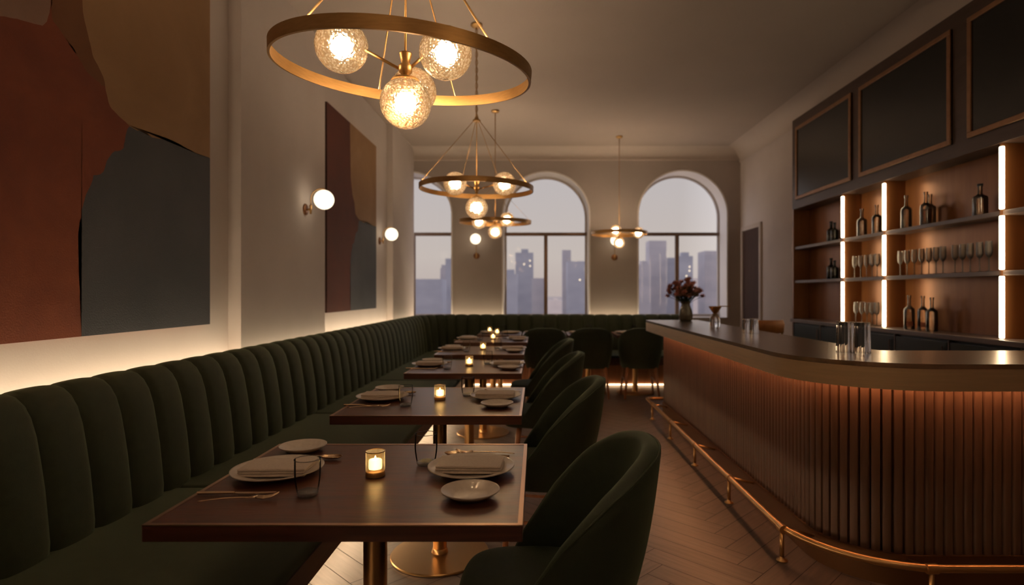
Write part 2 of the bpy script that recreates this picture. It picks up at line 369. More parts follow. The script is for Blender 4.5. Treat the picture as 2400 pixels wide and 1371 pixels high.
for i, (a, b_, ty, D, mt, lab) in enumerate(towers):
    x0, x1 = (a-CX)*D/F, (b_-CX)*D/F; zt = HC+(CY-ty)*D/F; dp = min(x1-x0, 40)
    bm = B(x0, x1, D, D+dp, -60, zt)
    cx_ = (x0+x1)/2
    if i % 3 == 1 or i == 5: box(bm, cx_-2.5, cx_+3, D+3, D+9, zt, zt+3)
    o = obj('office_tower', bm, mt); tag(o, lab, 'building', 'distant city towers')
    if i in (5, 9, 13):
        for q in range(3):
            wx = x0+(x1-x0)*random.uniform(.45,.85); wz = zt-random.uniform(3,16)
            obj('lit_window', B(wx, wx+.8, D-.3, D-.01, wz, wz+.8), litw, o)

# ------------------------------------------------------------------ banquette (L-shaped, channel tufted)
XB, YBB, RC = -1.74, 8.55, .62           # rear line of the backrest and corner radius
Y0, X1 = -.75, 2.14
def bpath(s):
    """rear line of the banquette: point and inward normal"""
    L1 = YBB-RC-Y0; L2 = RC*PI/2
    if s < L1: return Vector((XB, Y0+s, 0)), Vector((1, 0, 0))
    if s < L1+L2:
        a = (s-L1)/RC; c = Vector((XB+RC, YBB-RC, 0)); n_ = Vector((math.cos(a), -math.sin(a), 0)); return c-RC*n_, n_
    return Vector((XB+RC+(s-L1-L2), YBB, 0)), Vector((0, -1, 0))
LT = YBB-RC-Y0+RC*PI/2+X1-XB-RC
ban = thing('banquette', 'long dark green velvet corner banquette with channel-tufted back along the left and window walls', 'banquette', (0,0,0))
PITCH = LT/round(LT/.184); NS = 10
prof = [(.0,.40,0),(.0,.70,0),(0,.90,0),(.018,.935,.3),(.05,.953,.6),(.085,.955,.8),(.118,.945,.95),(.145,.92,1),(.168,.88,1),(.186,.82,1),(.20,.74,1),(.212,.66,1),(.221,.57,1),(.228,.49,1),(.225,.44,.9),(.20,.41,.5)]
bm = bmesh.new(); nst = round(LT/PITCH)*NS; rows = []
for i in range(nst+1):
    s = LT*i/nst; P, n_ = bpath(s); u = (i % NS)/NS; h = math.sqrt(max(0, 1-(2*u-1)**2)) if i % NS else 0.0
    h = h**.8
    row = []
    for k, (o_, z, w) in enumerate(prof):
        nx, nz = (1, 0)
        if k < 8 and w > 0: nx, nz = (.45, .9)
        elif w > 0 and z > .85: nx, nz = (.8, .5)
        bul = .036*w*(h-.75)
        row.append(bm.verts.new((P.x+n_.x*(o_+bul*nx), P.y+n_.y*(o_+bul*nx), z+bul*nz*.55)))
    rows.append(row)
for a, b_ in zip(rows, rows[1:]):
    for k in range(len(prof)-1): bm.faces.new((a[k], a[k+1], b_[k+1], b_[k]))
bm.faces.new(rows[0]); bm.faces.new(list(reversed(rows[-1])))
obj('backrest', bm, M['green'], ban, smooth=True, sharp=1.0)
# seat cushions: left run in segments, corner, back run
XS, ZSEAT = -.73, .452
cuts = [Y0, .95, 2.46, 3.96, 5.45, 6.92]
for a, b_ in zip(cuts, cuts[1:]):
    obj('seat_cushion', B(XB+.16, XS, a+.002, b_-.002, .345, ZSEAT, bev=.022, seg=4), M['green'], ban, smooth=True)
obj('seat_cushion', B(XB+.16, XS, 6.922, YBB-.16, .345, ZSEAT, bev=.022, seg=4), M['green'], ban, smooth=True)
xc = [XS+.003, .50, 1.32, X1]
for a, b_ in zip(xc, xc[1:]):
    obj('seat_cushion', B(a+.002, b_-.002, YBB-1.01, YBB-.16, .345, ZSEAT, bev=.022, seg=4), M['green'], ban, smooth=True)
# wooden apron rail and recessed plinth
bm = bmesh.new(); box(bm, XS-.05, XS+.006, Y0, YBB-1.004, .345, .425); box(bm, XS-.05, X1, YBB-1.016, YBB-.96, .345, .425)
box(bm, XB, XS-.02, Y0, YBB, .325, .350); box(bm, XS-.03, X1, YBB-.98, YBB, .325, .350)
obj('wooden_base_rail', bm, M['walnut_y'], ban)
bm = bmesh.new(); box(bm, XB, -1.16, Y0, YBB, 0, .34); box(bm, -1.16, X1, YBB-.60, YBB, 0, .34)
obj('plinth', bm, M['copper'], ban)
bm = bmesh.new(); box(bm, -1.155, -1.130, Y0, YBB-.62, .30, .322)
obj('under_seat_light_strip', bm, M['toe'], ban)
bm = B(-1.13, X1-.05, YBB-.620, YBB-.603, .010, .024)
obj('floor_light_strip', bm, M['toe_low'], ban)
bm = bmesh.new(); box(bm, XL+.005, XL+.045, Y0, YB-.1, .80, .812); box(bm, XL+.06, X1-.04, YB-.09, YB-.05, .80, .812)
obj('cove_light_strip', bm, M['cove'], ban)
bm = bmesh.new(); box(bm, XN+.001, XB, Y0, YBB, .70, .79); box(bm, XL, X1, YBB, YB-.001, .70, .79)
obj('cove_ledge', bm, M['walnut_y'], ban)

# ------------------------------------------------------------------ paintings on the left wall
P1 = dict(y0=1.735, y1=3.335, z0=1.09, z1=2.978, x=-1.87)
def pu(px, py):
    d = 1.87*F/(CX-px); return ((d-P1['y0'])/1.6, (HC+(CY-py)*d/F-P1['z0'])/(P1['z1']-P1['z0']))
seam = [pu(*p) for p in ((191,789),(187,700),(185,627),(184,552),(187,520),(191,495),(200,462),(213,433),(219,411),(236,408),(244,401),(251,376),(262,360),(270,354),(284,352),(291,345),(293,330),(295,313),(300,300),(304,296))]
seam[0] = (seam[0][0], 0)
right = [pu(*p) for p in ((351,317),(362,323),(376,326),(395,325),(418,337),(439,348),(464,361),(488,369))]; right[-1] = (1, right[-1][1])
up = [pu(*p) for p in ((285,278),(270,263),(260,252),(254,238),(248,212),(244,188),(232,160),(219,135),(209,95),(200,56),(193,20))]+[(.40, 1)]
def inter(p, amp=.006, k=0):
    out = []
    for a, b_ in zip(p, p[1:]):
        for i in range(5):
            t = i/5; q = Vector((a[0]+(b_[0]-a[0])*t, a[1]+(b_[1]-a[1])*t, 0)); w = amp*noise.noise(Vector((q.x*30+k, q.y*30, 0)))
            out.append((q.x+w, q.y+w) if i else (q.x, q.y))
    out.append(p[-1]); return out
seamf, rightf, upf = inter(seam), inter([seam[-1]]+right, k=5), inter([seam[-1]]+up, .003, 9)
rust = textured('rust_red_paint', (.17,.040,.021), (.29,.076,.031), .8, scale=(1,1,1), nscale=2.2, detail=6, dist=.5, bump=.4, bscale=150)
ochre = textured('ochre_paint', (.30,.17,.08), (.40,.24,.125), .8, nscale=1.8, detail=6, dist=.8, bump=.4, bscale=150)
slate = textured('slate_paint', (.060,.068,.082), (.085,.090,.107), .8, nscale=2.0, detail=6, bump=.4, bscale=150)
blush = textured('blush_paint', (.26,.15,.11), (.34,.22,.17), .8, nscale=3.0, detail=6, bump=.4, bscale=150)
umber = textured('umber_wash_paint', (.17,.066,.026), (.20,.085,.034), .8, nscale=3.0, detail=6, bump=.4, bscale=150)
maroon = textured('maroon_paint', (.085,.022,.014), (.125,.030,.016), .8, nscale=2.2, detail=5, bump=.4, bscale=150)
def painting(y0, label, first):
    z0, z1, xf = P1['z0'], P1['z1'], P1['x']
    t = thing('painting', label, 'painting', (XN, y0, z0), 0, 'abstract colour-field canvases')
    def W3(u, v): return (xf-XN, u*1.6, v*(z1-z0))
    obj('canvas', B(.004, xf-XN-.001, 0, 1.6, 0, z1-z0, bev=.002), rust if first else M['walnut_y'], t)
    def patch(name, pts, mt, lift=0.0):
        b = bmesh.new(); vs = [b.verts.new((W3(u, v)[0]+lift, W3(u, v)[1], W3(u, v)[2])) for u, v in pts]
        f_ = b.faces.new(vs); bmesh.ops.triangulate(b, faces=[f_])
        return obj(name, b, mt, t)
    patch('rust_paint_field', [(0,0)]+seamf+upf[1:]+[(0,1)], rust if first else maroon)
    patch('ochre_paint_field', upf+[(1,1)]+list(reversed(rightf))[:-1], ochre)
    patch('slate_paint_field', seamf+rightf[1:]+[(1,0)], slate)
    if first:
        pk = [pu(*p) for p in ((0,38),(40,44),(80,56),(100,60),(110,50),(116,30),(118,8))]
        patch('blush_paint_field', [(0, pk[0][1])]+inter(pk, .003)+[(pk[-1][0]+.01, 1), (0,1)], blush, .0006)
        # umber veil between the rust and ochre fields
        vb = [pu(*p) for p in ((122,10),(124,50),(150,85),(180,130),(205,170),(238,200))]
        patch('umber_paint_field', [(vb[0][0], 1)]+inter(vb, .006, 3)+[u for u in reversed(upf) if u[1] > vb[-1][1]][::-1], umber, .0004)
    return t
painting(P1['y0'], 'large abstract canvas of rust, ochre and slate fields, nearest on the left wall', True)
painting(5.2, 'abstract canvas of maroon, ochre and slate fields, farther along the left wall', False)

# ------------------------------------------------------------------ tables
def make_table(w=.80, d=.70, label='', loc=(0,0,0), px=None, group='dining tables'):
    t = thing('dining_table', label, 'table', loc, 0, group)
    obj('tabletop', B(-w/2, w/2, -d/2, d/2, .712, .7495, bev=.0015), M['walnut'], t)
    bm = bmesh.new(); q = .011
    for a in ((-w/2, w/2, -d/2, -d/2+q), (-w/2, w/2, d/2-q, d/2), (-w/2, -w/2+q, -d/2+q, d/2-q), (w/2-q, w/2, -d/2+q, d/2-q)): box(bm, *a, .7470, .7505)
    obj('metal_edge_trim', bm, M['trim'], t)
    obj('mounting_plate', B(-.13, .13, -.13, .13, .700, .712), M['pole'], t)
    obj('pedestal_column', LA([(.033,.012),(.033,.70)], 32), M['pole'], t, smooth=True)
    obj('base_disc', LA([(0,0),(.232,0),(.236,.003),(.236,.009),(.232,.012),(.04,.014),(.036,.03),(.033,.034)], 64), M['pole'], t, smooth=True, sharp=.6)
    return t
TAB = [ # centre x, y, width
 (-.457,1.652,.852,.70), (-.468,2.826,.812,.735), (-.475,4.12,.76,.735), (-.482,5.27,.755,.76), (-.48,6.47,.77,.74)]
ORD = ['nearest', 'second', 'third', 'fourth', 'fifth']
TN = ['the nearest table', 'the second table from the front', 'the third table from the front', 'the fourth table from the front', 'the fifth table from the front']
tlabels = ['walnut table with copper edge trim and brass pedestal, nearest the camera', 'walnut pedestal table by the banquette, second from the front',
 'walnut pedestal table by the banquette, third from the front', 'walnut pedestal table by the banquette, fourth from the front', 'walnut pedestal table by the banquette, fifth from the front']
for (tx, ty, w, d), lb in zip(TAB, tlabels): make_table(w, d, lb, (tx, ty, 0))
ROWX = [-.46, .10, .66, 1.26]; ROWY = 7.42
rowlab = ['small walnut table in the far left corner of the window banquette', 'small walnut table at the window banquette, second from the corner', 'small walnut table at the window banquette, third from the corner', 'small walnut table at the window banquette, nearest the bar end']
RN = ['the far corner table', 'the window table next to the corner', 'the middle window table', 'the window table nearest the bar']
row0 = make_table(.54, .60, rowlab[0], (ROWX[0], ROWY, 0), group='window banquette tables')
for x_, lb in zip(ROWX[1:], rowlab[1:]): copy_tree(row0, (x_, ROWY, 0), None, lb)

# ------------------------------------------------------------------ tableware prototypes
def plate_bm(R):
    return LA([(0,.004),(R*.55,.004),(R*.62,.006),(R*.80,.014),(R*.97,.0185),(R,.0205),(R*1.0,.0175),(R*.82,.009),(R*.6,0),(0,0)], 56)
def rot(v, a): return (v[0]*math.cos(a)-v[1]*math.sin(a), v[0]*math.sin(a)+v[1]*math.cos(a))
def napkin_bm():
    bm = bmesh.new()
    for k, (w, d, z) in enumerate(((.190,.112,0), (.184,.106,.0075), (.186,.108,.015))):
        box(bm, -w/2+k*.001, w/2+k*.001, -d/2, d/2, z, z+.0068, bev=.003, seg=3)
    # rolled fold along the far side joining the layers
    tube(bm, [(-.092, .054, .011), (.092, .054, .011)], .0108, seg=10)
    bmesh.ops.subdivide_edges(bm, edges=[e for e in bm.edges if e.calc_length() > .05], cuts=6, use_grid_fill=True)
    for v in bm.verts: v.co.z += .0016*noise.noise(Vector((v.co.x*22, v.co.y*22, 1)))+.0012
    return bm
def fork_bm():
    bm = bmesh.new(); n = 14; L_ = .19; rows = []
    for i in range(n+1):
        t = i/n; y = -L_/2+L_*t*.72
        w = .0042-.0022*min(1, t*1.3) if t < .8 else .002+.0085*((t-.8)/.2)**.7
        z = .0032+.010*math.sin(PI*t*.9)*.5+.004*(t > .85)*(t-.85)/.15
        rows.append([bm.verts.new((s*w, y, z+dz)) for s, dz in ((-1,0),(-.5,.0016),(.5,.0016),(1,0),(.5,-.0012),(-.5,-.0012))])
    for a, b_ in zip(rows, rows[1:]):
        for k in range(6): bm.faces.new((a[k], a[(k+1)%6], b_[(k+1)%6], b_[k]))
    bm.faces.new(rows[0]); bm.faces.new(rows[-1])
    y0 = -L_/2+L_*.72; z0 = .0032+.010*math.sin(PI*.9)*.5+.004
    for s in (-1.5, -.5, .5, 1.5):
        pts = [(s*.0056, y0-.001, z0), (s*.0058, y0+.018, z0-.0035), (s*.0056, y0+.036, z0-.001), (s*.0050, y0+.052, z0+.006)]
        tube(bm, pts, [.0022,.0019,.0016,.0008], seg=6)
    return bm
def knife_bm():
    bm = bmesh.new(); tube(bm, [(0,-.10,.0042),(0,-.05,.0042),(0,-.005,.0042)], [.0042,.0040,.003], seg=10)
    a = [bm.verts.new(p) for p in ((-.003,-.008,.0030),(.004,-.008,.0030),(.0085,.01,.0030),(.0095,.07,.0030),(.004,.098,.0030),(-.003,.103,.0030))]
    b_ = [bm.verts.new((v.co.x, v.co.y, .0046)) for v in a]
    bm.faces.new(a); bm.faces.new(list(reversed(b_)))
    for i in range(6): bm.faces.new((a[i], a[(i+1)%6], b_[(i+1)%6], b_[i]))
    return bm
def spoon_bm():
    bm = bmesh.new(); tube(bm, [(0,-.10,.0035),(0,-.04,.005),(0,.02,.009),(0,.042,.008)], [.0045,.003,.0022,.003], seg=8)
    g = bmesh.ops.create_uvsphere(bm, u_segments=18, v_segments=10, radius=1)
    for v in g['verts']:
        z = v.co.z
        v.co = Vector((v.co.x*.0195, .074+v.co.y*.034, .0115+(-abs(z)*.0105 if z < 0 else -z*.0085)))
    return bm
ANY = 0
def glass_parts(t, R, H, curve=.0):
    pr = [(R*.80,.010)]
    n = 12
    for i in range(n+1):
        k = i/n; pr.append((R*(.82+.18*math.sin(min(1, k*1.6)*PI/2)-curve*max(0, k-.55)), .010+(H-.010)*k))
    obj('glass_wall', LA(pr, 40), M['glass'], t, smooth=True, sharp=1.0)
    bm = bmesh.new(); rr = pr[-1][0]; tube(bm, [(rr*math.cos(2*PI*i/40), rr*math.sin(2*PI*i/40), H) for i in range(40)], .0011, seg=6, closed=True); obj('glass_rim', bm, M['glassbase'], t, smooth=True)
    obj('thick_glass_base', LA([(0,0),(R*.72,0),(R*.80,.004),(R*.81,.010),(R*.6,.0125),(0,.0125)], 40), M['glassbase'], t, smooth=True, sharp=.8)
ZT = .7512
protos = {}
pr_plate = plate_bm(.135); me_plate = bpy.data.meshes.new('dinner_plate'); pr_plate.to_mesh(me_plate); pr_plate.free()
def mesh_of(bm, name, mt, smooth=True, sharp=None):
    bmesh.ops.recalc_face_normals(bm, faces=bm.faces)
    if smooth:
        for f_ in bm.faces: f_.smooth = True
        if sharp:
            for ed in bm.edges:
                if len(ed.link_faces) == 2 and ed.calc_face_angle(0) > sharp: ed.smooth = False
    me = bpy.data.meshes.new(name); bm.to_mesh(me); bm.free(); me.materials.append(mt); return me
ME = dict(dinner_plate=mesh_of(plate_bm(.125), 'dinner_plate', M['plate']), side_plate=mesh_of(plate_bm(.0745), 'side_plate', M['plate']),
          linen_napkin=mesh_of(napkin_bm(), 'linen_napkin', M['linen'], sharp=.7), fork=mesh_of(fork_bm(), 'fork', M['cutlery']),
          knife=mesh_of(knife_bm(), 'knife', M['cutlery'], sharp=.6), spoon=mesh_of(spoon_bm(), 'spoon', M['cutlery']))
CATS = dict(dinner_plate='plate', side_plate='plate', linen_napkin='napkin', fork='fork', knife='knife', spoon='spoon')
GR = dict(dinner_plate='stoneware dinner plates', side_plate='stoneware side plates', linen_napkin='folded linen napkins', fork='brass forks', knife='brass knives', spoon='brass spoons')
def put(kind, x, y, z, rz, label):
    o = bpy.data.objects.new(kind, ME[kind]); C.objects.link(o); o.location = (x, y, z); o.rotation_euler = (0, 0, rz)
    return tag(o, label, CATS[kind], GR[kind])
tg = {}
def glass(kind, x, y, label):
    """kind: 'straight' or 'round' tumbler"""
    if kind not in tg:
        t = thing('water_tumbler', label, 'glass', (x, y, ZT), 0, 'water tumblers on the tables')
        if kind == 'straight': glass_parts(t, .0325, .092)
        else: glass_parts(t, .0345, .094, .16)
        tg[kind] = t; return t
    return copy_tree(tg[kind], (x, y, ZT), None, label)
vt = {}
def votive(x, y, label, big=1.0):
    if 'v' not in vt:
        t = thing('votive_candle', label, 'candle', (x, y, ZT), 0, 'lit votive candles')
        R = .0265
        obj('glass_holder', LA([(0,0),(R*.9,0),(R,.004),(R,.070),(R-.0025,.070),(R-.0025,.018),(0,.018)], 32), M['votive'], t, smooth=True, sharp=.8)
        obj('brass_foot', LA([(0,.0005),(R+.001,.0005),(R+.001,.010),(R-.001,.014),(0,.014)], 32), M['brass'], t, smooth=True, sharp=.8)
        bm = bmesh.new(); tube(bm, [(R*math.cos(a*PI/16), R*math.sin(a*PI/16), .0695) for a in range(32)], .0016, seg=6, closed=True); obj('brass_rim', bm, M['brass'], t, smooth=True)
        wx = obj('wax_light', LA([(0,.020),(.0175,.020),(.0185,.022),(.0185,.044),(.016,.046),(0,.045)], 24), M['wax_with_glow'], t, smooth=True, sharp=.8)
        obj('flame', LA([(0,.046),(.0022,.048),(.0024,.051),(.0014,.054),(0,.057)], 12), M['flame'], t, smooth=True)
        vt['v'] = t; return t
    return copy_tree(vt['v'], (x, y, ZT), None, label)
for i, (tx, ty, w, d) in enumerate(TAB):
    n = TN[i]; T_ = ZT
    lo = -.284; ro = .268
    put('dinner_plate', tx+lo, ty+.018, T_, .1, 'round grey stoneware dinner plate on the banquette side of '+n)
    put('linen_napkin', tx+lo+.002, ty+.012, T_+.0075, .03, 'folded taupe linen napkin on the banquette-side plate of '+n)
    put('side_plate', tx-.310, ty+.262, T_, .3, 'small side plate behind the banquette-side setting of '+n)
    put('fork', tx-.285, ty-.200, T_, -PI/2+.16, 'brass fork lying before the banquette-side plate of '+n)
    put('knife', tx-.315, ty-.152, T_, -PI/2+.03, 'brass knife lying beside the fork, banquette side of '+n)
    put('spoon', tx-.255, ty+.165, T_, -PI/2-.05, 'brass spoon behind the banquette-side plate of '+n)
    glass('straight', tx-.131, ty-.156, 'clear straight water tumbler at the banquette side of '+n)
    put('dinner_plate', tx+ro, ty+.040, T_, .6, 'round grey stoneware dinner plate on the chair side of '+n)
    put('linen_napkin', tx+ro-.004, ty+.040, T_+.0075, -.03, 'folded taupe linen napkin on the chair-side plate of '+n)
    put('side_plate', tx+.289, ty-.170, T_, .9, 'small side plate in front of the chair-side setting of '+n)
    put('spoon', tx+.272, ty+.190, T_, PI/2-.10, 'brass spoon behind the chair-side plate of '+n)
    put('fork', tx+.292, ty+.218, T_, PI/2-.04, 'brass fork behind the chair-side plate of '+n)
    glass('round', tx+.124, ty+.105, 'clear rounded water tumbler at the chair side of '+n)
    votive(tx, ty, 'lit votive candle in amber glass at the middle of '+n)
for i, x_ in enumerate(ROWX):
    n = RN[i]
    put('dinner_plate', x_-.135, ROWY+.02, ZT, .1, 'grey stoneware plate at the left of '+n)
    put('linen_napkin', x_-.135, ROWY+.02, ZT+.0075, .5, 'folded linen napkin on the left plate of '+n)
    put('dinner_plate', x_+.135, ROWY+.02, ZT, .1, 'grey stoneware plate at the right of '+n)
    put('linen_napkin', x_+.135, ROWY+.02, ZT+.0075, -.5, 'folded linen napkin on the right plate of '+n)
    glass('straight', x_+.03, ROWY+.22, 'clear water tumbler standing at the back of '+n)
    votive(x_-.03, ROWY-.14, 'lit votive candle at the front of '+n)
votive(ROWX[0]-.15, ROWY+.20, 'second votive candle, at the left back corner of the far corner table')

# ------------------------------------------------------------------ chairs
def chair_profile(a):
    """a: angle, 0 = back centre (+x); returns plan direction on a rounded U"""
    return a
def make_chair(label, loc, rz, group):
    t = thing('barrel_chair', label, 'chair', loc, rz, group)
    # plan curve of the shell, half-width .255; back at x=+.235, arm ends at x=-.03
    RZ = [(-.175,.40),(-.145,.435),(-.105,.50),(-.06,.56),(-.006,.64),(.10,.765),(.165,.828),(.20,.853),(.26,.862)]
    def rimz(x_):
        for (a_, za), (b2, zb) in zip(RZ, RZ[1:]):
            if x_ <= b2: return za+(zb-za)*max(0, (x_-a_))/(b2-a_)
        return RZ[-1][1]
    hw = .245; xe = -.170; xb = .208; xcn = xb-hw+.035
    pts = []
    for i in range(9): pts.append((xe+(xcn-xe)*i/8, -hw+.035*(1-i/8)**2))
    for i in range(1, 32):
        a = -PI/2+PI*i/32; pts.append((xcn+(xb-xcn)*math.cos(a)**.92, hw*math.sin(a)))
    for i in range(9): pts.append((xcn-(xcn-xe)*i/8, hw-.035*(i/8)**2))
    bm = bmesh.new(); rows = []
    n = len(pts)
    for i, (x_, y_) in enumerate(pts):
        a = pts[max(0, i-1)]; b_ = pts[min(n-1, i+1)]
        tx_, ty_ = b_[0]-a[0], b_[1]-a[1]; l_ = math.hypot(tx_, ty_); nx, ny = ty_/l_, -tx_/l_    # outward
        f_ = (x_-xe)/(xb-xe); f_ = max(0, min(1, f_))
        top = rimz(x_)
        th = .022+.006*f_
        row = []
        NB = 12
        def P(z, inner):
            k = max(0, (z-.385)/.475)
            lean = .055*k*max(0, nx)                 # back leans outwards towards the top
            tuck = -.045*(1-k)**3                    # tucks in at the bottom
            o_ = (-th if inner else th)+lean+(tuck if not inner else tuck*.3)
            return (x_+nx*o_, y_+ny*o_, z)
        zs = [.365+(top-.02-.365)*k/NB for k in range(NB+1)]
        for z in zs: row.append(bm.verts.new(P(z, False)))
        for k in range(1, 6):
            a_ = PI*k/6; po = Vector(P(top-.02, False)); pi_ = Vector(P(top-.02, True)); c_ = (po+pi_)/2
            row.append(bm.verts.new(c_+(po-c_)*math.cos(a_)+Vector((0,0,.022*math.sin(a_)))))
        for z in reversed(zs[2:]): row.append(bm.verts.new(P(z, True)))
        rows.append(row)
    for a, b_ in zip(rows, rows[1:]):
        for k in range(len(a)-1): bm.faces.new((a[k], a[k+1], b_[k+1], b_[k]))
        bm.faces.new((a[-1], a[0], b_[0], b_[-1]))
    bm.faces.new(rows[0]); bm.faces.new(list(reversed(rows[-1])))
    obj('backrest_shell', bm, M['greench'], t, smooth=True, sharp=.9)
    # welt along the outer edge of the rim
    bm = bmesh.new(); rim = []
    for i in range(0, n):
        v = rows and None
    me_ = [o_ for o_ in t.children if o_.name.startswith('backrest_shell')][0].data
    per = len(me_.vertices)//n
    for i in range(n): rim.append(me_.vertices[i*per+13].co+Vector((0,0,.001)))
    tube(bm, rim, .0035, seg=6); obj('rim_welt', bm, M['greench'], t, smooth=True)
    # seat cushion: D-shaped block
    bm = bmesh.new(); out = []
    fx = -.245
    cpts = [(-.03,-.222),(.08,-.200),(.155,-.12),(.175,0),(.155,.12),(.08,.200),(-.03,.222),(-.12,.222),(-.20,.214),(-.262,.175),(-.282,.09),(-.285,0),(-.282,-.09),(-.262,-.175),(-.20,-.214),(-.12,-.222)]
    def ring(sc, z): return [bm.verts.new(((p[0]+.05)*sc-.05, p[1]*sc, z)) for p in cpts]
    rs = [ring(.90,.362), ring(.97,.368), ring(1.0,.385), ring(1.0,.425), ring(.985,.446), ring(.94,.458), ring(.80,.463), ring(.4,.466)]
    for a, b_ in zip(rs, rs[1:]):
        for k in range(len(a)): bm.faces.new((a[k], a[(k+1)%len(a)], b_[(k+1)%len(a)], b_[k]))
    bm.faces.new(rs[0]); bm.faces.new(rs[-1])
    s_ = obj('seat_cushion', bm, M['greench'], t, smooth=True)
    md = s_.modifiers.new('s', 'SUBSURF'); md.levels = 1; md.render_levels = 2
    # turned legs with stretchers
    for sx, sy in ((-1,-1),(-1,1),(1,-1),(1,1)):
        obj('leg', T([(sx*.145-.02, sy*.165, .375), (sx*.165-.02, sy*.185, .2), (sx*.185-.02, sy*.205, 0)], [.019,.016,.011], seg=12), M['copper'], t, smooth=True)
    for sy in (-1, 1):
        obj('stretcher', T([(-.183, sy*.183, .215), (-.02, sy*.178, .205), (.143, sy*.183, .215)], .008, seg=8), M['copper'], t, smooth=True)
    return t
c0 = make_chair('dark green velvet barrel chair at the nearest table', (.062, 1.665, 0), 0, 'barrel chairs at the aisle side of the tables')
for y_, lb in ((2.86,'second'), (4.09,'third'), (5.27,'fourth')):
    copy_tree(c0, (.052, y_, 0), 0, 'dark green velvet barrel chair at the %s table from the front' % lb)
for x_, lb in ((.10,'green barrel chair seen from behind, left of the three facing the window banquette'), (.66,'green barrel chair seen from behind, middle of the three facing the window banquette'), (1.26,'green barrel chair seen from behind, next to the far end of the bar')):
    c = copy_tree(c0, (x_, 7.09, 0), -PI/2, lb); c['group'] = 'barrel chairs facing the window banquette'

# ------------------------------------------------------------------ bar counter
CXB, CYB, YE = 1.67, 2.86, 6.10
XE = 2.74
def bar_path(r, step=.04, ext=0.0):
    """outer outline at offset r around the corner centre, from the far end to the near right end"""
    p = []; ye = YE+(r-.35)*.35; rr = .05
    x0 = CXB-r
    p.append((1.70, ye))
    p.append((x0+rr, ye))
    for i in range(1, 7): a = PI/2+PI/2*i/6; p.append((x0+rr+rr*math.cos(a), ye-rr+rr*math.sin(a)))
    p.append((x0, CYB))
    for i in range(1, 33): a = PI+PI/2*i/32; p.append((CXB+r*math.cos(a), CYB+r*math.sin(a)))
    p.append((XE, CYB-r))
    return p
def resample(p, step):
    q = [Vector((a[0], a[1], 0)) for a in p]; L_ = [0]
    for a, b_ in zip(q, q[1:]): L_.append(L_[-1]+(b_-a).length)
    n = max(1, round(L_[-1]/step)); out = []; j = 0
    for i in range(n+1):
        s = L_[-1]*i/n
        while j < len(q)-2 and L_[j+1] < s: j += 1
        t = (s-L_[j])/max(1e-9, L_[j+1]-L_[j]); out.append(q[j].lerp(q[j+1], min(1, t)))
    return out
bar = thing('bar_counter', 'curved bar counter with bronze top, brass fascia and reeded dark wood front', 'bar', (1.67, 4.0, 0))
def loc(bm, o): bmesh.ops.translate(bm, verts=bm.verts, vec=-Vector(o.location)); return bm
inner = [(XE, 2.90), (1.74, 2.90), (1.71, 2.93), (1.705, 2.97), (1.705, YE+.06)]
outl = bar_path(.52); outl = [p for p in outl]
bm = bmesh.new(); prism(bm, [(min(p[0], XE), p[1]) for p in outl[1:]]+[(XE,2.90),(1.74,2.90),(1.715,2.915),(1.705,2.95),(1.705,outl[0][1])], .962, .982)
bmesh.ops.bevel(bm, geom=[e for e in bm.edges if abs(e.verts[0].co.z-.982) < 1e-4 and abs(e.verts[1].co.z-.982) < 1e-4], offset=.005, segments=3, affect='EDGES')
obj('countertop', loc(bm, bar), M['counter'], bar)
# fascia band
def band(r0, r1, z0, z1, step=.05, bev=0):
    bm = bmesh.new(); a = bar_path(r0); b_ = bar_path(r1); rows = []
    for p, q in zip(a, b_): rows.append([bm.verts.new((p[0], p[1], z0)), bm.verts.new((p[0], p[1], z1)), bm.verts.new((q[0], q[1], z1)), bm.verts.new((q[0], q[1], z0))])
    for u, v in zip(rows, rows[1:]):
        for k in range(4): bm.faces.new((u[k], u[(k+1)%4], v[(k+1)%4], v[k]))
    bm.faces.new(rows[0]); bm.faces.new(list(reversed(rows[-1])))
    return bm
obj('brass_fascia', loc(band(.518, .49, .872, .965), bar), M['fascia'], bar, smooth=True, sharp=.5)
obj('soffit', loc(band(.488, .32, .930, .955), bar), M['reed'], bar)
obj('under_counter_light_strip', loc(band(.40, .385, .915, .928), bar), M['barled'], bar)
# reeded front
bm = bmesh.new(); q = resample(bar_path(.335), .042/8); n = len(q); ra, rb = [], []
for i, p in enumerate(q):
    a, b_ = q[max(0, i-1)], q[min(n-1, i+1)]; t_ = (b_-a).normalized(); nn = Vector((t_.y, -t_.x, 0))
    u = (i % 8)/8; o_ = .014*max(0, 1-abs(2*u-1)**3)**.5 if i % 8 else -.010
    nn = nn if (nn.dot(Vector((CXB+1, CYB+1, 0))-p) < 0) else -nn
    w = p+nn*o_; ra.append(bm.verts.new((w.x, w.y, .135))); rb.append(bm.verts.new((w.x, w.y, .935)))
for i in range(n-1): bm.faces.new((ra[i], ra[i+1], rb[i+1], rb[i]))
obj('reeded_front', loc(bm, bar), M['reed'], bar, smooth=True, sharp=.9)
obj('skirting', loc(band(.358, .325, 0, .137), bar), M['skirt'], bar, smooth=True, sharp=.5)
bm = bmesh.new(); prism(bm, [(p[0], p[1]) for p in bar_path(.325)]+[(XE,2.93),(1.69,2.93),(1.69,YE-.01)], .0, .93)
obj('inner_body', loc(bm, bar), M['blackcab'], bar)

